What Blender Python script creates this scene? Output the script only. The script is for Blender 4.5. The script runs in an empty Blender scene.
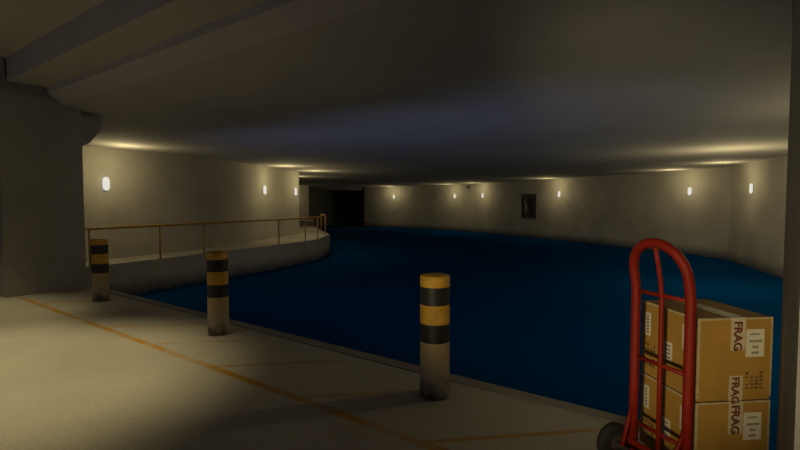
import bpy, bmesh, math, random
from mathutils import Vector, Matrix
random.seed(7)
S = bpy.context.scene
C = S.collection
PI = math.pi

# ------------------------------------------------------------------ helpers
def link(o, parent=None):
    C.objects.link(o)
    if parent: o.parent = parent
    return o

def obj(name, bm, mat, parent=None, smooth=False):
    me = bpy.data.meshes.new(name)
    bmesh.ops.recalc_face_normals(bm, faces=bm.faces)
    bm.to_mesh(me); bm.free()
    if smooth:
        for p in me.polygons: p.use_smooth = True
    if mat: me.materials.append(mat)
    return link(bpy.data.objects.new(name, me), parent)

def tag(o, label=None, cat=None, group=None, kind=None):
    if label: o['label'] = label
    if cat: o['category'] = cat
    if group: o['group'] = group
    if kind: o['kind'] = kind
    return o

def thing(name, label, cat, loc=(0, 0, 0), rz=0, group=None):
    o = link(bpy.data.objects.new(name, None))
    o.empty_display_size = .1
    o.location = loc; o.rotation_euler = (0, 0, rz)
    return tag(o, label, cat, group)

def dup(root, loc, rz, label):
    r = root.copy(); C.objects.link(r)
    r.location = loc; r.rotation_euler = (0, 0, rz); r['label'] = label
    for ch in list(root.children):
        if ch.type == 'LIGHT': continue
        c = ch.copy(); C.objects.link(c); c.parent = r
        for g in list(ch.children):
            d = g.copy(); C.objects.link(d); d.parent = c
    return r

def box(bm, x0, x1, y0, y1, z0, z1, bevel=0):
    r = bmesh.ops.create_cube(bm, size=1)
    vs = r['verts']
    for v in vs:
        v.co = Vector(((x0+x1)/2 + v.co.x*(x1-x0), (y0+y1)/2 + v.co.y*(y1-y0), (z0+z1)/2 + v.co.z*(z1-z0)))
    if bevel:
        es = list({e for v in vs for e in v.link_edges})
        bmesh.ops.bevel(bm, geom=es, offset=bevel, segments=2, affect='EDGES')

def prism(bm, poly, z0, z1):
    a = [bm.verts.new((x, y, z0)) for x, y in poly]
    b = [bm.verts.new((x, y, z1)) for x, y in poly]
    n = len(poly)
    for i in range(n):
        bm.faces.new((a[i], a[(i+1) % n], b[(i+1) % n], b[i]))
    fs = [bm.faces.new(a), bm.faces.new(b)]
    for f in fs: f.normal_update()
    bmesh.ops.triangulate(bm, faces=fs)

def prism_x(bm, poly, x0, x1):
    """profile in (y, z) extruded along x"""
    a = [bm.verts.new((x0, y, z)) for y, z in poly]
    b = [bm.verts.new((x1, y, z)) for y, z in poly]
    n = len(poly)
    for i in range(n):
        bm.faces.new((a[i], a[(i+1) % n], b[(i+1) % n], b[i]))
    fs = [bm.faces.new(a), bm.faces.new(b)]
    for f in fs: f.normal_update()
    bmesh.ops.triangulate(bm, faces=fs)

def lathe(bm, prof, seg=40, axis='Z', off=(0, 0, 0)):
    rings = []
    for r, z in prof:
        if r < 1e-6:
            rings.append([bm.verts.new((0, 0, z))])
        else:
            rings.append([bm.verts.new((r*math.cos(2*PI*i/seg), r*math.sin(2*PI*i/seg), z)) for i in range(seg)])
    for a, b in zip(rings, rings[1:]):
        for i in range(seg):
            j = (i+1) % seg
            if len(a) == 1 and len(b) == 1: continue
            if len(a) == 1: bm.faces.new((a[0], b[i], b[j]))
            elif len(b) == 1: bm.faces.new((a[i], a[j], b[0]))
            else: bm.faces.new((a[i], a[j], b[j], b[i]))
    vs = [v for r in rings for v in r]
    for v in vs:
        if axis == 'Y': v.co = Vector((v.co.x, v.co.z, v.co.y))
        if axis == 'X': v.co = Vector((v.co.z, v.co.x, v.co.y))
        v.co += Vector(off)

def tube(bm, pts, r, seg=12, cap=True):
    pts = [Vector(p) for p in pts]
    rings = []; prev = None
    for i, p in enumerate(pts):
        if i == 0: t = pts[1]-p
        elif i == len(pts)-1: t = p-pts[-2]
        else: t = (pts[i+1]-p).normalized() + (p-pts[i-1]).normalized()
        t.normalize()
        if prev is None:
            a = Vector((0, 0, 1)) if abs(t.z) < .9 else Vector((0, 1, 0))
            x = t.cross(a).normalized()
        else:
            x = (prev - t*prev.dot(t)).normalized()
        prev = x; y = t.cross(x)
        rings.append([bm.verts.new(p + r*(math.cos(2*PI*k/seg)*x + math.sin(2*PI*k/seg)*y)) for k in range(seg)])
    for a, b in zip(rings, rings[1:]):
        for i in range(seg):
            j = (i+1) % seg
            bm.faces.new((a[i], a[j], b[j], b[i]))
    if cap:
        bm.faces.new(rings[0]); bm.faces.new(rings[-1])

def smooth_line(pts, n=6):
    P = [Vector(p) for p in pts]
    out = []
    for i in range(len(P)-1):
        p0 = P[i-1] if i else 2*P[0]-P[1]
        p1, p2 = P[i], P[i+1]
        p3 = P[i+2] if i+2 < len(P) else 2*P[-1]-P[-2]
        for k in range(n):
            t = k/n
            out.append(.5*(2*p1 + (p2-p0)*t + (2*p0-5*p1+4*p2-p3)*t*t + (3*p1-p0-3*p2+p3)*t**3))
    out.append(P[-1])
    return out

# ------------------------------------------------------------------ materials
def mat(name):
    m = bpy.data.materials.new(name); m.use_nodes = True
    nt = m.node_tree
    return m, nt, nt.nodes['Principled BSDF']

def N(nt, t, **kw):
    n = nt.nodes.new(t)
    for k, v in kw.items(): setattr(n, k, v)
    return n

def plain(name, col, rough=.6, metal=0, var=.12, scale=8, spec=.3, bump=0):
    m, nt, b = mat(name)
    tc = N(nt, 'ShaderNodeTexCoord'); no = N(nt, 'ShaderNodeTexNoise')
    no.inputs['Scale'].default_value = scale; no.inputs['Detail'].default_value = 5
    nt.links.new(tc.outputs['Object'], no.inputs['Vector'])
    rp = N(nt, 'ShaderNodeValToRGB')
    rp.color_ramp.elements[0].position = .3; rp.color_ramp.elements[1].position = .7
    rp.color_ramp.elements[0].color = (*[c*(1-var) for c in col], 1)
    rp.color_ramp.elements[1].color = (*[min(1, c*(1+var)) for c in col], 1)
    nt.links.new(no.outputs['Fac'], rp.inputs['Fac']); nt.links.new(rp.outputs['Color'], b.inputs['Base Color'])
    b.inputs['Roughness'].default_value = rough; b.inputs['Metallic'].default_value = metal
    b.inputs['Specular IOR Level'].default_value = spec
    if bump:
        bp = N(nt, 'ShaderNodeBump'); bp.inputs['Strength'].default_value = bump; bp.inputs['Distance'].default_value = .01
        nt.links.new(no.outputs['Fac'], bp.inputs['Height']); nt.links.new(bp.outputs['Normal'], b.inputs['Normal'])
    return m

def mathn(nt, op, a, b=None, clamp=False):
    n = N(nt, 'ShaderNodeMath', operation=op); n.use_clamp = clamp
    for i, v in enumerate((a, b)):
        if v is None: continue
        if isinstance(v, (int, float)): n.inputs[i].default_value = v
        else: nt.links.new(v, n.inputs[i])
    return n.outputs[0]

def concrete(name, col, var=.18, fine=60, shore_fade=False, rough=.9):
    m, nt, b = mat(name)
    tc = N(nt, 'ShaderNodeTexCoord')
    n1 = N(nt, 'ShaderNodeTexNoise'); n1.inputs['Scale'].default_value = .7; n1.inputs['Detail'].default_value = 6
    n2 = N(nt, 'ShaderNodeTexNoise'); n2.inputs['Scale'].default_value = fine; n2.inputs['Detail'].default_value = 3
    for n in (n1, n2): nt.links.new(tc.outputs['Object'], n.inputs['Vector'])
    mx = mathn(nt, 'ADD', mathn(nt, 'MULTIPLY', n1.outputs['Fac'], .55), mathn(nt, 'MULTIPLY', n2.outputs['Fac'], .45))
    rp = N(nt, 'ShaderNodeValToRGB')
    rp.color_ramp.elements[0].position = .35; rp.color_ramp.elements[1].position = .65
    rp.color_ramp.elements[0].color = (*[c*(1-var) for c in col], 1)
    rp.color_ramp.elements[1].color = (*[c*(1+var) for c in col], 1)
    nt.links.new(mx, rp.inputs['Fac'])
    out = rp.outputs['Color']
    if shore_fade:  # ragged fade to dark blue, imitating the water's soft edge
        sx = N(nt, 'ShaderNodeSeparateXYZ'); nt.links.new(tc.outputs['Object'], sx.inputs[0])
        n3 = N(nt, 'ShaderNodeTexNoise'); n3.inputs['Scale'].default_value = 9; n3.inputs['Detail'].default_value = 8
        nt.links.new(tc.outputs['Object'], n3.inputs['Vector'])
        h = mathn(nt, 'ADD', sx.outputs['Z'], mathn(nt, 'MULTIPLY', mathn(nt, 'SUBTRACT', n3.outputs['Fac'], .5), .35))
        mr = N(nt, 'ShaderNodeMapRange'); mr.inputs['From Min'].default_value = -1.0; mr.inputs['From Max'].default_value = -.45
        nt.links.new(h, mr.inputs['Value'])
        mi = N(nt, 'ShaderNodeMix', data_type='RGBA')
        nt.links.new(mr.outputs[0], mi.inputs['Factor'])
        mi.inputs['A'].default_value = (.012, .03, .07, 1); nt.links.new(out, mi.inputs['B'])
        out = mi.outputs['Result']
    nt.links.new(out, b.inputs['Base Color'])
    b.inputs['Roughness'].default_value = rough; b.inputs['Specular IOR Level'].default_value = .15
    bp = N(nt, 'ShaderNodeBump'); bp.inputs['Strength'].default_value = .25; bp.inputs['Distance'].default_value = .006
    nt.links.new(n2.outputs['Fac'], bp.inputs['Height']); nt.links.new(bp.outputs['Normal'], b.inputs['Normal'])
    return m, nt, b, tc, out, n1

WARM = (1.0, .81, .41)
M = {}
M['wall'] = concrete('wall_concrete', (.40, .38, .34), shore_fade=True)[0]
M['ceil'] = concrete('ceiling_concrete', (.50, .485, .465), var=.08, fine=25)[0]
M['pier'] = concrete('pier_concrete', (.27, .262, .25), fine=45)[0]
M['deck'] = concrete('walkway_concrete', (.40, .38, .34), shore_fade=True)[0]
M['tunnel'] = concrete('unlit_dark_concrete', (.16, .16, .165))[0]  # darkened base colour stands in for the tunnel being unlit

# quay floor: concrete + worn yellow line and thin 45 degree hatching
fm, nt, b, tc, col, n1 = concrete('quay_floor_concrete', (.42, .40, .355), var=.16, fine=38)
sx = N(nt, 'ShaderNodeSeparateXYZ'); nt.links.new(tc.outputs['Object'], sx.inputs[0])
U_, N_ = sx.outputs['X'], sx.outputs['Y']
main = mathn(nt, 'LESS_THAN', mathn(nt, 'ABSOLUTE', mathn(nt, 'SUBTRACT', N_, 2.75)), .043)
dg = mathn(nt, 'SUBTRACT', mathn(nt, 'SUBTRACT', U_, N_), -5.79-2.78)
saw = mathn(nt, 'ABSOLUTE', mathn(nt, 'SUBTRACT', mathn(nt, 'FRACT', mathn(nt, 'ADD', mathn(nt, 'DIVIDE', dg, 1.31), .5)), .5))
hat = mathn(nt, 'LESS_THAN', saw, .03)
band = mathn(nt, 'MULTIPLY', mathn(nt, 'GREATER_THAN', N_, 2.78), mathn(nt, 'LESS_THAN', N_, 3.75))
hat = mathn(nt, 'MULTIPLY', hat, band)
wn = N(nt, 'ShaderNodeTexNoise'); wn.inputs['Scale'].default_value = 1.1; wn.inputs['Detail'].default_value = 9
nt.links.new(tc.outputs['Object'], wn.inputs['Vector'])
wr = N(nt, 'ShaderNodeMapRange'); wr.inputs['From Min'].default_value = .38; wr.inputs['From Max'].default_value = .55
wr.inputs['To Min'].default_value = .25; wr.inputs['To Max'].default_value = .95
nt.links.new(wn.outputs['Fac'], wr.inputs['Value'])
pm = mathn(nt, 'MAXIMUM', main, mathn(nt, 'MULTIPLY', hat, .75))
pm = mathn(nt, 'MULTIPLY', pm, wr.outputs[0], True)
mi = N(nt, 'ShaderNodeMix', data_type='RGBA')
nt.links.new(pm, mi.inputs['Factor']); nt.links.new(col, mi.inputs['A']); mi.inputs['B'].default_value = (.42, .22, .02, 1)
nt.links.new(mi.outputs['Result'], b.inputs['Base Color'])
M['floor'] = fm

# water
m, nt, b = mat('dark_blue_water')
tc = N(nt, 'ShaderNodeTexCoord')
mp = N(nt, 'ShaderNodeMapping'); mp.inputs['Scale'].default_value = (1, 2.2, 1)
nt.links.new(tc.outputs['Object'], mp.inputs['Vector'])
no = N(nt, 'ShaderNodeTexNoise'); no.inputs['Scale'].default_value = 1.6; no.inputs['Detail'].default_value = 7; no.inputs['Roughness'].default_value = .6
nt.links.new(mp.outputs[0], no.inputs['Vector'])
bp = N(nt, 'ShaderNodeBump'); bp.inputs['Strength'].default_value = .5; bp.inputs['Distance'].default_value = .05
nt.links.new(no.outputs['Fac'], bp.inputs['Height']); nt.links.new(bp.outputs['Normal'], b.inputs['Normal'])
b.inputs['Base Color'].default_value = (.0, .047, .18, 1)
b.inputs['Roughness'].default_value = .4; b.inputs['Specular IOR Level'].default_value = 0; b.inputs['IOR'].default_value = 1.0
M['water'] = m

M['yellow'] = plain('yellow_paint', (.50, .28, .03), .55, var=.2, scale=14)
M['black'] = plain('black_paint', (.018, .018, .018), .5, var=.3)
# bollard foot: dusty pale paint, scuffed near the ground
m, nt, b = mat('scuffed_cream_paint')
tc = N(nt, 'ShaderNodeTexCoord'); no = N(nt, 'ShaderNodeTexNoise'); no.inputs['Scale'].default_value = 9; no.inputs['Detail'].default_value = 8
nt.links.new(tc.outputs['Object'], no.inputs['Vector'])
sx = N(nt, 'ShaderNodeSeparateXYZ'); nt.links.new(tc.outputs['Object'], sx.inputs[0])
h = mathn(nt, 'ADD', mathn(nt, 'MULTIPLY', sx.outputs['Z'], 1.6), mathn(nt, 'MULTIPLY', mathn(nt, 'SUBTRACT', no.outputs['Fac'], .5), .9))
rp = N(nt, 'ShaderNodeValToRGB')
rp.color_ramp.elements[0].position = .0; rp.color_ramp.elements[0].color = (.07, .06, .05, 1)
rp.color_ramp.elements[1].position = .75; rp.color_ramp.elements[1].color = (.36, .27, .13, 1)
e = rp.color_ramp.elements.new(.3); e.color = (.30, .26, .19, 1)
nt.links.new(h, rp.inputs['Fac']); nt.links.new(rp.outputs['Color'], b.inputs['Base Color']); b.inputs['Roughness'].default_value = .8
M['foot'] = m
M['rail'] = plain('ochre_rail_paint', (.42, .23, .03), .5, var=.15, scale=6)
M['red'] = plain('red_enamel', (.20, .009, .002), .6, var=.15, scale=10, spec=.3)
M['rubber'] = plain('black_rubber', (.02, .02, .02), .8)
M['steel'] = plain('dull_steel', (.35, .35, .34), .4, metal=.9)
M['card'] = plain('brown_cardboard', (.36, .20, .04), .85, var=.10, scale=5)
M['edge'] = plain('worn_cardboard', (.42, .33, .19), .9, var=.2, scale=40)
M['tape'] = plain('cream_parcel_tape', (.50, .43, .30), .5, var=.08, scale=20)
M['paper'] = plain('white_paper', (.62, .58, .47), .8, var=.06, scale=30)
M['ink'] = plain('dark_red_ink', (.13, .035, .012), .8, var=.2)
M['grey_ink'] = plain('grey_ink', (.12, .11, .09), .8, var=.2)
M['stamp'] = plain('dark_stamp_ink', (.10, .065, .03), .85, var=.4, scale=60)
M['lampbody'] = plain('grey_lamp_housing', (.25, .24, .22), .5)
M['frame'] = plain('dark_frame', (.022, .021, .020), .6)
M['canvas'] = plain('smoky_grey_print', (.05, .05, .045), .7, var=.5, scale=2)
M['blot'] = plain('black_print', (.004, .004, .004), .7)
M['pale'] = plain('pale_print', (.40, .36, .24), .7, var=.3, scale=3)
M['camgrey'] = plain('dark_camera_housing', (.06, .06, .065), .5)
M['camwhite'] = plain('pale_bracket', (.4, .4, .36), .5)
m, nt, b = mat('lit_opal_diffuser')
b.inputs['Base Color'].default_value = (.04, .04, .04, 1)
b.inputs['Emission Color'].default_value = (1, .97, .86, 1); b.inputs['Emission Strength'].default_value = .72
M['glow'] = m

# ------------------------------------------------------------------ setting
RZ = -math.atan2(.6, .8)         # quay axes: x along the edge, y out over the water
def UN(u, n, z=0): return Vector((.6*n+.8*u, .8*n-.6*u, z))
WATER = -.95; CEIL = 3.3

def struct(name, bm, m, rz=0, smooth=False):
    o = obj(name, bm, m, None, smooth); o.rotation_euler.z = rz
    return tag(o, kind='structure')

bm = bmesh.new(); box(bm, -14.5, 12.5, -9, 3.88, -3.2, 0); struct('floor', bm, M['floor'], RZ)
bm = bmesh.new(); box(bm, -14.5, 12.5, 3.885, 4.07, -3.2, .004, .012); struct('trim_1', bm, M['pier'], RZ)

# ceiling: high over the quay, stepping down towards the basin
prof = [(-9, 4.24), (2.73, 4.24), (2.73, 3.83), (3.32, 3.83), (3.32, 3.72), (3.58, 3.55), (4.25, 3.47), (5.2, 3.37), (6.5, CEIL), (82, CEIL), (82, 4.7), (-9, 4.7)]
bm = bmesh.new(); prism_x(bm, prof, -60, 24); struct('ceiling', bm, M['ceil'], RZ)

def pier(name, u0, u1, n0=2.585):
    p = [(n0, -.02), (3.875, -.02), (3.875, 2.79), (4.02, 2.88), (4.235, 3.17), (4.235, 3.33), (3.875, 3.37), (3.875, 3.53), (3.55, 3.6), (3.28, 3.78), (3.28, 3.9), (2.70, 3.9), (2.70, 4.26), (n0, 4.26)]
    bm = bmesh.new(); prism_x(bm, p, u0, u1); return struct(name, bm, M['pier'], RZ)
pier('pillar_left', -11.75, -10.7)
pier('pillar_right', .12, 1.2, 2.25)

def wallstrip(name, pts, z0, z1, m, thick=.35, smooth=True):
    """vertical wall along a plan line, thickness to the left of its direction"""
    P = [Vector(p) for p in pts]
    bm = bmesh.new(); rows = []
    for i, p in enumerate(P):
        t = (P[min(i+1, len(P)-1)] - P[max(i-1, 0)]).normalized()
        nrm = Vector((-t.y, t.x))
        q = p + nrm*thick
        rows.append([bm.verts.new((p.x, p.y, z0)), bm.verts.new((p.x, p.y, z1)), bm.verts.new((q.x, q.y, z1)), bm.verts.new((q.x, q.y, z0))])
    for a, b_ in zip(rows, rows[1:]):
        for k in range(4):
            bm.faces.new((a[k], b_[k], b_[(k+1) % 4], a[(k+1) % 4]))
    bm.faces.new(rows[0]); bm.faces.new(rows[-1])
    o = struct(name, bm, m, 0, False)
    return o

left_pts = smooth_line([(-10.4, 11.4), (-9.6, 13), (-8.7, 14.5), (-7.35, 17), (-6.6, 19.5), (-5.7, 24)], 6)
left2 = [Vector((-5.7, 24)), Vector((-5.35, 25.6)), Vector((-7.4, 29.5)), Vector((-11, 35)), Vector((-13.5, 41)), Vector((-13.5, 48))]
right_pts = smooth_line([(9, -3), (9.4, 3), (10.4, 8.5), (11.7, 12.5), (13.3, 16.9), (14.9, 21.8)], 5)
far_pts = smooth_line([(14.9, 21.8), (14.75, 23.7), (14.1, 26), (12.4, 29.8), (10.2, 35), (6.4, 42.4)], 6)
far2_pts = smooth_line([(6.4, 42.4), (3.6, 46), (.6, 49.2), (-2.1, 50.8), (-3.85, 52)], 5)
wallstrip('wall_left', left_pts, -3.2, CEIL+.02, M['wall'])
wallstrip('wall_left_corner', left2, -3.2, CEIL+.02, M['wall'])
wallstrip('wall_left_end', [(-13.85, 48), (-9.1, 48)], -3.2, CEIL+.02, M['wall'])
wallstrip('wall_right', right_pts, -3.2, CEIL+.02, M['wall'], -.35)
wallstrip('wall_far_right', far_pts, -3.2, CEIL+.02, M['wall'], -.35)
wallstrip('wall_far', far2_pts, -3.2, CEIL+.02, M['wall'], -.35)
# unlit tunnel
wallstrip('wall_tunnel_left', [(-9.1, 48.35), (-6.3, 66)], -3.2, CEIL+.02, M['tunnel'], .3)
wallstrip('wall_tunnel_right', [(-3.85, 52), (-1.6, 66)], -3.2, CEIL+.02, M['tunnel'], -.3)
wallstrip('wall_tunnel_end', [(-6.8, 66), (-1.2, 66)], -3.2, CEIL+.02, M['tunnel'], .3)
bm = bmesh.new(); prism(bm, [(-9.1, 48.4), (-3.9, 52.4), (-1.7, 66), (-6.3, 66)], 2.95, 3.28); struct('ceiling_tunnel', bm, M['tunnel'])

# hinterland of the quay
bm = bmesh.new(); box(bm, -14.5, -14.2, -9, 3.85, 0, 4.26); struct('wall_quay_left', bm, M['wall'], RZ)

# walkway along the left wall
front = smooth_line([(-9.3, 10.2), (-8.6, 11.6), (-7.9, 13), (-6.5, 15.75), (-4.85, 19.06), (-3.72, 22.1)], 5)
deck = [(p.x, p.y) for p in front] + [(-3.72, 25.5), (-4.56, 28.3), (-6.65, 36.5), (-8.6, 48), (-14, 48), (-14, 10.2)]
bm = bmesh.new(); prism(bm, deck, -3.2, 0); struct('walkway', bm, M['deck'])

# water
bm = bmesh.new()
nn = lambda p: .6*p[0]+.8*p[1]
deckr = [(p.x, p.y) for p in front] + [(-3.72, 25.5), (-4.56, 28.3), (-6.65, 36.5), (-8.6, 48)]
rp_ = [(p.x, p.y) for p in right_pts if nn(p) > 4.3]
q0 = UN(-12.6, 4.08); q1 = UN(6.2, 4.08)
ring = [(q0.x, q0.y), (q1.x, q1.y)] + rp_ + [(p.x, p.y) for p in far_pts[1:]] + [(p.x, p.y) for p in far2_pts[1:]] + [(-1.62, 65.9), (-6.25, 65.9), (-9.05, 48.4)] + [p for p in deckr[::-1] if nn(p) > 4.2]
f = bm.faces.new([bm.verts.new((x, y, WATER)) for x, y in ring]); f.normal_update()
bmesh.ops.triangulate(bm, faces=[f])
w = obj('basin_water', bm, M['water'])
tag(w, 'dark blue rippled water filling the basin beyond the quay', 'water', kind='stuff')

# ------------------------------------------------------------------ bollards
def make_bollard():
    t = thing('bollard', 'x', 'bollard', group='striped bollards along the quay edge')
    r = .13
    bm = bmesh.new(); lathe(bm, [(0, .0), (r+.004, .0), (r+.004, .012), (r-.001, .016), (r, .02), (r, .49), (0, .49)]); obj('post_base', bm, M['foot'], t, True).data.set_sharp_from_angle(angle=.6)
    for nm, z0, z1, m in (('black_band', .49, .65, 'black'), ('yellow_band', .65, .815, 'yellow'), ('black_band', .815, .97, 'black')):
        bm = bmesh.new(); lathe(bm, [(0, z0), (r, z0), (r, z1), (0, z1)]); obj(nm, bm, M[m], t, True).data.set_sharp_from_angle(angle=.6)
    bm = bmesh.new(); lathe(bm, [(0, .97), (r, .97), (r, 1.05), (r-.006, 1.062), (r-.018, 1.068), (0, 1.07)]); obj('yellow_cap', bm, M['yellow'], t, True).data.set_sharp_from_angle(angle=.6)
    return t
bl = make_bollard()
bl.location = UN(-2.262, 3.525); bl['label'] = 'large dim striped bollard nearest the hand truck, base at the quay edge'
dup(bl, UN(-5.57, 3.52), 1.1, 'middle striped bollard, yellow and black, brightly lit on its left side')
dup(bl, UN(-9.07, 3.50), 2.3, 'smallest striped bollard, mostly in shadow, beside the dark concrete pillar')

# ------------------------------------------------------------------ walkway railing
rl = thing('railing', 'long ochre metal railing with thin posts along the raised walkway edge', 'railing', (-6, 16, 0))
def loc(p, z=0): return (p[0]+6, p[1]-16, z)
edge = [(-9.15, 10.55), (-8.14, 12.6), (-7.21, 14.45), (-6.48, 15.9), (-4.84, 19.22), (-4.15, 21.08), (-3.80, 22.2), (-3.92, 25.3), (-4.57, 27.9)]
bm = bmesh.new(); tube(bm, [loc(p, 1.0) for p in edge], .035, 10); obj('top_rail', bm, M['rail'], rl, True)
for p in edge:
    bm = bmesh.new(); tube(bm, [loc(p, 0), loc(p, .99)], .026, 10); o = obj('post', bm, M['rail'], rl, True)
    bm = bmesh.new(); lathe(bm, [(0, 0), (.06, 0), (.06, .012), (0, .012)], 16, off=loc(p, 0)); obj('base_flange', bm, M['rail'], o)

# ------------------------------------------------------------------ hand truck
tr = thing('hand_truck', 'red tubular hand truck with arched handle holding two cardboard boxes', 'hand truck', (1.597, 2.915, 0), math.atan2(.331, .944))
hw = .196; R_ = .029; z0 = 1.26
def bend(z): return -.075*max(0, (z-1.13)/.34)**1.3
pts = [(0, -hw, .06), (0, -hw, .6), (0, -hw, 1.13), (bend(1.2), -hw, 1.2)]
for k in range(0, 17):
    a = PI*k/16; z = z0 + hw*math.sin(a); pts.append((bend(z), -hw*math.cos(a), z))
pts += [(bend(1.2), hw, 1.2), (0, hw, 1.13), (0, hw, .6), (0, hw, .06)]
bm = bmesh.new(); tube(bm, pts, R_, 14); obj('arched_frame', bm, M['red'], tr, True)
for z in (1.13, .70, .27):
    bm = bmesh.new(); tube(bm, [(0, -hw, z), (0, hw, z)], .014, 10); obj('crossbar', bm, M['red'], tr, True)
bm = bmesh.new(); tube(bm, [(bend(1.45), 0, 1.45), (bend(1.34), 0, 1.34), (bend(1.22), 0, 1.22), (0, 0, 1.12), (0, 0, .6), (0, 0, .08)], .0145, 10); obj('centre_bar', bm, M['red'], tr, True)
bm = bmesh.new(); box(bm, -.02, .30, -.22, .22, .012, .024, .004); box(bm, -.03, -.018, -.22, .22, .012, .16, .003); obj('toe_plate', bm, M['red'], tr)
bm = bmesh.new(); tube(bm, [(-.115, -.27, .125), (-.115, .27, .125)], .012, 12); obj('axle', bm, M['steel'], tr, True)
for s in (-1, 1):
    bm = bmesh.new(); tube(bm, [(0, s*hw, .42), (-.115, s*.17, .125)], .013, 10); tube(bm, [(0, s*hw, .08), (-.115, s*.17, .125)], .013, 10); obj('axle_bracket', bm, M['red'], tr, True)
    bm = bmesh.new()
    prof = [(.05, -.03), (.1, -.032), (.12, -.02), (.125, 0), (.12, .02), (.1, .032), (.05, .03), (.05, -.03)]
    lathe(bm, prof, 28, 'Y', (-.115, s*.245, .125)); w_ = obj('wheel', bm, M['rubber'], tr, True)
    bm = bmesh.new(); lathe(bm, [(.0121, -.02), (.05, -.02), (.05, .02), (.0121, .02), (.0121, -.02)], 20, 'Y', (-.115, s*.245, .125)); obj('hub', bm, M['steel'], w_)

# ------------------------------------------------------------------ boxes
BW, BL, BH = .475, .54, .495
def text_bm(s, size):
    cu = bpy.data.curves.new('lettering', 'FONT'); cu.body = s; cu.size = size; cu.extrude = .0004; cu.offset = size*.035
    cu.align_x = 'LEFT'; cu.resolution_u = 3
    o = bpy.data.objects.new('lettering', cu)
    C.objects.link(o); dg = bpy.context.evaluated_depsgraph_get(); dg.update()
    me = bpy.data.meshes.new_from_object(o.evaluated_get(dg))
    bm = bmesh.new(); bm.from_mesh(me)
    bpy.data.objects.remove(o); bpy.data.curves.remove(cu); bpy.data.meshes.remove(me)
    return bm
def stamp_marks(place, w, h, seed, parent):
    """printed block of small handling marks; place(a, b) -> box corner on the face"""
    rnd = random.Random(seed); bm = bmesh.new()
    for i in range(4):
        for j in range(5):
            if rnd.random() < .18: continue
            a = (i+.1)/4*w; c = (j+.1)/5*h
            place(bm, a, a + w/4*rnd.uniform(.45, .8), c, c + h/5*rnd.uniform(.3, .7))
    obj('printed_marks', bm, M['stamp'], parent)

def make_box(label, z, full=True):
    t = thing('cardboard_box', label, 'box', (1.945, 3.067, z), math.radians(6.0), 'cardboard boxes on the hand truck')
    x0, x1, y0, y1 = -BW/2, BW/2, -BL/2, BL/2
    bm = bmesh.new(); box(bm, x0, x1, y0, y1, 0, BH, .006); obj('carton', bm, M['card'], t)
    # worn strips along the edges
    bm = bmesh.new()
    for (a0, a1, b0, b1, c0, c1) in ((x0-.0006, x0+.014, y0-.0006, y0+.014, .02, BH-.01), (x1-.012, x1+.0006, y0-.0006, y0+.012, .02, BH-.01),
                                     (x0+.0, x1, y0-.0006, y0+.010, BH-.012, BH+.0006), (x0-.0006, x0+.010, y0, y1, BH-.014, BH+.0006)):
        box(bm, a0, a1, b0, b1, c0, c1)
    obj('worn_edge', bm, M['edge'], t)
    # tape over the top, folded down the front
    xc = .016; tw = .046
    bm = bmesh.new()
    box(bm, xc-tw, xc+tw, y0-.001, y1+.001, BH, BH+.0012)
    box(bm, xc-tw, xc+tw, y0-.0014, y0, BH-.195, BH+.0012)
    tp = obj('parcel_tape', bm, M['tape'], t)
    bm = text_bm('FRAG', .072)
    # run the word downwards on the front face
    Mx = Matrix.Translation((xc-.026, y0-.0019, BH-.02)) @ Matrix.Rotation(PI/2, 4, 'X') @ Matrix.Rotation(-PI/2, 4, 'Z')
    bm.transform(Mx); obj('lettering', bm, M['ink'], tp)
    bm = bmesh.new(); box(bm, xc-tw-.004, xc+tw-.008, y0-.0014, y0, .0, .15); tp2 = obj('parcel_tape', bm, M['tape'], t)
    bm = text_bm('FRAG', .066)
    Mx = Matrix.Translation((xc-.024-.006, y0-.0019, .143)) @ Matrix.Rotation(PI/2, 4, 'X') @ Matrix.Rotation(-PI/2, 4, 'Z')
    bm.transform(Mx); obj('lettering', bm, M['ink'], tp2)
    # paper label right of the tape
    bm = bmesh.new(); box(bm, xc+tw+.006, xc+tw+.122, y0-.0012, y0, BH-.235, BH-.07); lb = obj('paper_label', bm, M['paper'], t)
    ox = xc+tw+.006; top = BH-.07
    for a, n_, w_, c0, c1 in ((.02, 5, .014, .026, .034), (.018, 9, .0095, .066, .078), (.042, 4, .0095, .1, .113), (.036, 5, .0095, .134, .148)):
        bm = bmesh.new()
        for k in range(n_): box(bm, ox+a+k*w_, ox+a+k*w_+w_*.7, y0-.0016, y0-.0011, top-c1, top-c0+.002*(k % 2))
        obj('text_line', bm, M['grey_ink'], lb)
    stamp_marks(lambda bm, a, a2, c, c2: box(bm, ox+a, ox+a2, y0-.0006, y0, .065+c, .065+c2), .12, .11, 3, t)
    # left side: label, sticker, tape end and printed block
    yy = lambda tt: y0 + tt*BL
    bm = bmesh.new(); box(bm, x0-.0012, x0, yy(.82), yy(.925), .27, .425); l2 = obj('paper_label', bm, M['paper'], t)
    bm = bmesh.new()
    for k in range(6): box(bm, x0-.0016, x0-.0011, yy(.85), yy(.90), .285+k*.022, .297+k*.022)
    obj('lettering', bm, M['grey_ink'], l2)
    bm = bmesh.new(); box(bm, x0-.0012, x0, yy(.41), yy(.60), .165, .285); l3 = obj('paper_label', bm, M['paper'], t)
    bm = bmesh.new()
    for k in range(4): box(bm, x0-.0016, x0-.0011, yy(.44), yy(.57), .18+k*.025, .19+k*.025)
    obj('lettering', bm, M['grey_ink'], l3)
    bm = bmesh.new(); box(bm, x0-.0012, x0, yy(.17), yy(.25), .28, .43); obj('parcel_tape', bm, M['tape'], t)
    stamp_marks(lambda bm, a, a2, c, c2: box(bm, x0-.0006, x0, yy(.72)+a, yy(.72)+a2, .06+c, .06+c2), .13, .17, 5, t)
    return t
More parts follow.
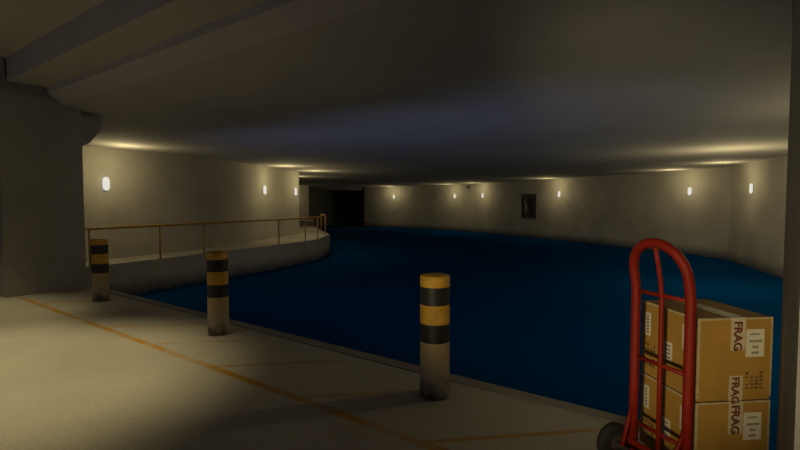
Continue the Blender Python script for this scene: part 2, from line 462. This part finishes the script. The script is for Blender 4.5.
make_box('upper cardboard box with parcel tape reading FRAG and a white label, on another box', .526)
make_box('lower cardboard box under the taped one, standing on the hand truck plate', .025)

# ------------------------------------------------------------------ wall lamps
def make_lamp():
    t = thing('wall_lamp', 'x', 'wall lamp', group='capsule wall lamps around the basin')
    def capsule(bm, w, h, d0, d1):
        r = w/2; poly = []
        for k in range(13): a = PI*k/12; poly.append((r*math.cos(a), h/2-r+r*math.sin(a)))
        for k in range(13): a = PI+PI*k/12; poly.append((r*math.cos(a), -h/2+r+r*math.sin(a)))
        n = len(poly)
        rings = [[bm.verts.new((x*s, -d, z*(1-(1-s)*w/h))) for x, z in poly] for d, s in ((d0, 1), (d1*.6+d0*.4, 1), (d1*.9+d0*.1, .9), (d1, .7))]
        for a, b_ in zip(rings, rings[1:]):
            for i in range(n): bm.faces.new((a[i], a[(i+1) % n], b_[(i+1) % n], b_[i]))
        bm.faces.new(rings[0]); bm.faces.new(rings[-1])
    bm = bmesh.new(); capsule(bm, .17, .38, .0, .03); obj('housing', bm, M['lampbody'], t)
    bm = bmesh.new(); capsule(bm, .19, .40, .028, .10); obj('diffuser', bm, M['glow'], t)
    return t
def hit(pts, r):
    for a, b_ in zip(pts, pts[1:]):
        fa, fb = a[0]-r*a[1], b_[0]-r*b_[1]
        if fa*fb <= 0 and fa != fb:
            k = fa/(fa-fb); a, b_ = Vector(a[:2]), Vector(b_[:2])
            return a+(b_-a)*k, (b_-a).normalized()
    raise ValueError(r)
LAMPZ = 2.24
first = None
lamps = []
def lamp(p, tdir, side, label, P=33, z=LAMPZ, off=1.1, dz=.48):
    global first
    nrm = Vector((-tdir.y, tdir.x))*side
    rz = math.atan2(nrm.y, nrm.x)+PI/2
    if first is None:
        first = make_lamp(); first.location = (p.x, p.y, z); first.rotation_euler.z = rz; first['label'] = label; o = first
    else: o = dup(first, (p.x, p.y, z), rz, label)
    L = bpy.data.lights.new('lamp_light', 'POINT'); L.energy = P; L.color = WARM; L.shadow_soft_size = .12
    lo = bpy.data.objects.new('lamp_light', L); C.objects.link(lo)
    q = p + nrm*off; lo.location = (q.x, q.y, z+dz)
    lamps.append(lo)
    return o
def vr(a): return Vector(a)
for px, pts, side, label in (
    (106, left_pts, -1, 'largest white capsule lamp, on the left wall next to the dark pillar'),
    (264, left_pts, -1, 'white capsule lamp on the left wall above the walkway, just before its corner'),
    (295, left2, -1, 'thin white capsule lamp on the pale end face of the left wall corner'),
    (394, far2_pts, 1, 'small white capsule lamp on the far wall right of the dark tunnel'),
    (455, far2_pts, 1, 'small white capsule lamp on the far wall left of the security camera'),
    (483, far_pts, 1, 'small white capsule lamp right of the security camera, left of the framed picture'),
    (559.5, far_pts, 1, 'white capsule lamp on the wall just right of the framed picture'),
    (690, far_pts, 1, 'white capsule lamp on the right wall above the hand truck handle'),
    (752, right_pts, 1, 'white capsule lamp on the right wall, nearest the right hand pillar')):
    p, t_ = hit(pts, (px-400)/482)
    lamp(p, t_, side, label)
# lamps the photo only shows by their light
lamp(Vector((-7.4, 29.5)), Vector((-.6, .8)), -1, 'capsule wall lamp around the left wall corner, hidden from the quay')
lamp(Vector((-11.3, 48)), Vector((1, 0)), -1, 'capsule wall lamp on the recessed wall left of the tunnel')
p, t_ = hit(right_pts, .885); lamp(p, t_, 1, 'capsule wall lamp on the right wall behind the right hand pillar', 95, off=2.3, dz=-.25)
p, t_ = hit(right_pts, 1.55); lamp(p, t_, 1, 'capsule wall lamp on the right wall beside the quay', 170, off=1.8)

# ------------------------------------------------------------------ downlights over the quay
def make_down(label, u, n, P, spot=70, blend=.5):
    q = UN(u, n, 4.24)
    t = thing('ceiling_downlight', label, 'ceiling light', q, 0, 'downlights over the quay')
    bm = bmesh.new(); lathe(bm, [(.10, 0), (.14, 0), (.14, -.05), (.10, -.06), (.10, 0)], 28); obj('rim', bm, M['lampbody'], t)
    bm = bmesh.new(); lathe(bm, [(0, -.02), (.1, -.02)], 28); obj('diffuser', bm, M['glow'], t)
    L = bpy.data.lights.new('downlight_spot', 'SPOT'); L.energy = P; L.color = WARM; L.shadow_soft_size = .1
    L.spot_size = math.radians(spot); L.spot_blend = blend
    lo = bpy.data.objects.new('downlight_spot', L); C.objects.link(lo); lo.location = (q.x, q.y, 4.15)
    return t
make_down('round ceiling downlight above the yellow floor line', -5.9, 1.08, 480, 70, .7)
make_down('round ceiling downlight next to the left pillar', -9.4, .9, 270, 70, .6)
# fill light added on a stand behind the viewer to brighten the boxes
fl = thing('fill_light', 'added fill light on a short stand at the back of the quay', 'fill_light', (-3.4, -4.0, 0), 0)
aim = Vector((1.33, 3.4, 1.60)) - Vector((-3.4, -4.0, 1.5))
bm = bmesh.new(); tube(bm, [(0, 0, 0), (0, 0, 1.4)], .03, 10); lathe(bm, [(0, 0), (.22, 0), (.22, .03), (0, .03)], 24); obj('stand', bm, M['lampbody'], fl)
bm = bmesh.new(); box(bm, -.16, .16, -.1, .06, -.12, .12, .01)
bm.transform(Matrix.Translation((0, 0, 1.5)) @ Matrix.Rotation(math.atan2(-aim.x, aim.y), 4, 'Z')); obj('head', bm, M['lampbody'], fl)
L = bpy.data.lights.new('fill_spot', 'SPOT'); L.energy = 1600; L.color = (1, .82, .45); L.shadow_soft_size = .3
L.spot_size = math.radians(25); L.spot_blend = .65
lo = bpy.data.objects.new('fill_spot', L); C.objects.link(lo)
lo.location = Vector((-3.4, -4.0, 1.5)) + aim.normalized()*.12; lo.rotation_euler = aim.to_track_quat('-Z', 'Y').to_euler()

# ------------------------------------------------------------------ added blue fill lights under the quay lip, tinting the ceiling
d0 = None
for u in (-9.1, -5.6, -2.3):
    q = UN(u, 4.16, -.42)
    lab = 'small added bluish fill light under the quay lip, below the ' + {-9.1: 'smallest', -5.6: 'middle', -2.3: 'largest'}[u] + ' bollard'
    if d0 is None:
        d0 = thing('blue_fill', lab, 'dock light', q, RZ, 'added fill lights under the quay lip')
        bm = bmesh.new(); box(bm, -.12, .12, -.085, 0, -.07, .07, .008); obj('housing', bm, M['lampbody'], d0)
        bm = bmesh.new(); box(bm, -.1, .1, .0005, .012, -.05, .05, .004); obj('diffuser', bm, M['glow'], d0)
        bm = bmesh.new(); box(bm, -.3, .3, -.02, .5, -.085, -.07, .003); obj('shade_plate', bm, M['lampbody'], d0)  # added plate keeps the fill light off the near water
    else: dup(d0, q, RZ, lab)
    L = bpy.data.lights.new('blue_fill_spot', 'SPOT'); L.energy = 88; L.color = (.42, .52, 1); L.shadow_soft_size = .03
    L.spot_size = math.radians(105); L.spot_blend = 1
    lo = bpy.data.objects.new('blue_fill_spot', L); C.objects.link(lo)
    lo.location = UN(u, 4.27, -.43); lo.rotation_euler = (UN(-.2, 1, .30)).to_track_quat('-Z', 'Y').to_euler()

# ------------------------------------------------------------------ picture on the far wall
p, t_ = hit(far_pts, (529-400)/482)
nrm = Vector((-t_.y, t_.x))
pic = thing('framed_picture', 'dark framed picture hanging on the far right wall between two lamps', 'picture', (p.x, p.y, 1.4), math.atan2(nrm.y, nrm.x)+PI/2)
W2, H2 = .76, .90
bm = bmesh.new()
for a in ((-W2, W2, -.07, .01, H2-.07, H2), (-W2, W2, -.07, .01, -H2, -H2+.07), (-W2, -W2+.07, -.07, .01, -H2+.07, H2-.07), (W2-.07, W2, -.07, .01, -H2+.07, H2-.07)): box(bm, *a)
obj('frame', bm, M['frame'], pic)
bm = bmesh.new(); box(bm, -W2+.06, W2-.06, -.035, .0, -H2+.06, H2-.06); cv = obj('canvas', bm, M['canvas'], pic)
def blob(pts, y, m, nm):
    bm = bmesh.new(); q = smooth_line([(a, b_) for a, b_ in pts]+[pts[0]], 5)[:-1]
    prism(bm, [(v.x, v.y) for v in q], 0, .004)
    bm.transform(Matrix.Translation((0, y, 0)) @ Matrix.Rotation(PI/2, 4, 'X')); obj(nm, bm, m, cv)
blob([(-.05, .15), (.0, .52), (.2, .72), (.42, .60), (.45, .3), (.36, .1), (.52, -.15), (.5, -.5), (.28, -.62), (.05, -.4), (-.08, -.1)], -.036, M['blot'], 'dark_shape')
blob([(-.48, .5), (-.36, .3), (-.2, .08), (-.18, -.2), (-.3, -.5), (-.42, -.55), (-.34, -.2), (-.44, .1)], -.036, M['pale'], 'pale_streak')

# ------------------------------------------------------------------ security camera
p, t_ = hit(far2_pts, (471.2-400)/482)
nrm = Vector((-t_.y, t_.x))
sc = thing('security_camera', 'small dark security camera bracketed to the top of the far wall corner', 'camera', (p.x, p.y, 2.98), math.atan2(nrm.y, nrm.x)+PI/2)
bm = bmesh.new(); box(bm, -.16, .16, -.07, -.01, -.02, .26, .01); tube(bm, [(0, -.06, .1), (0, -.34, .06)], .045, 10); obj('bracket', bm, M['camwhite'], sc)
bm = bmesh.new(); box(bm, -.13, .13, -.36, .36, -.11, .11, .02); bm.transform(Matrix.Translation((.3, -.62, -.06)) @ Matrix.Rotation(.95, 4, 'Z') @ Matrix.Rotation(.25, 4, 'X')); obj('camera_body', bm, M['camgrey'], sc)

# ------------------------------------------------------------------ world, camera
w = bpy.data.worlds.new('night'); S.world = w; w.use_nodes = True
bg = w.node_tree.nodes['Background']; bg.inputs['Color'].default_value = (.30, .37, .75, 1); bg.inputs['Strength'].default_value = .14
cam = bpy.data.cameras.new('camera'); co = link(bpy.data.objects.new('camera', cam))
cam.sensor_width = 36; cam.lens = 36*482/800; cam.clip_end = 300
co.location = (0, 0, 1.7); co.rotation_euler = (PI/2 - math.atan(23/482), 0, 0)
S.camera = co
S.view_settings.view_transform = 'Standard'; S.view_settings.look = 'None'
S.view_settings.exposure = 0; S.view_settings.gamma = 1; S.view_settings.use_curve_mapping = False
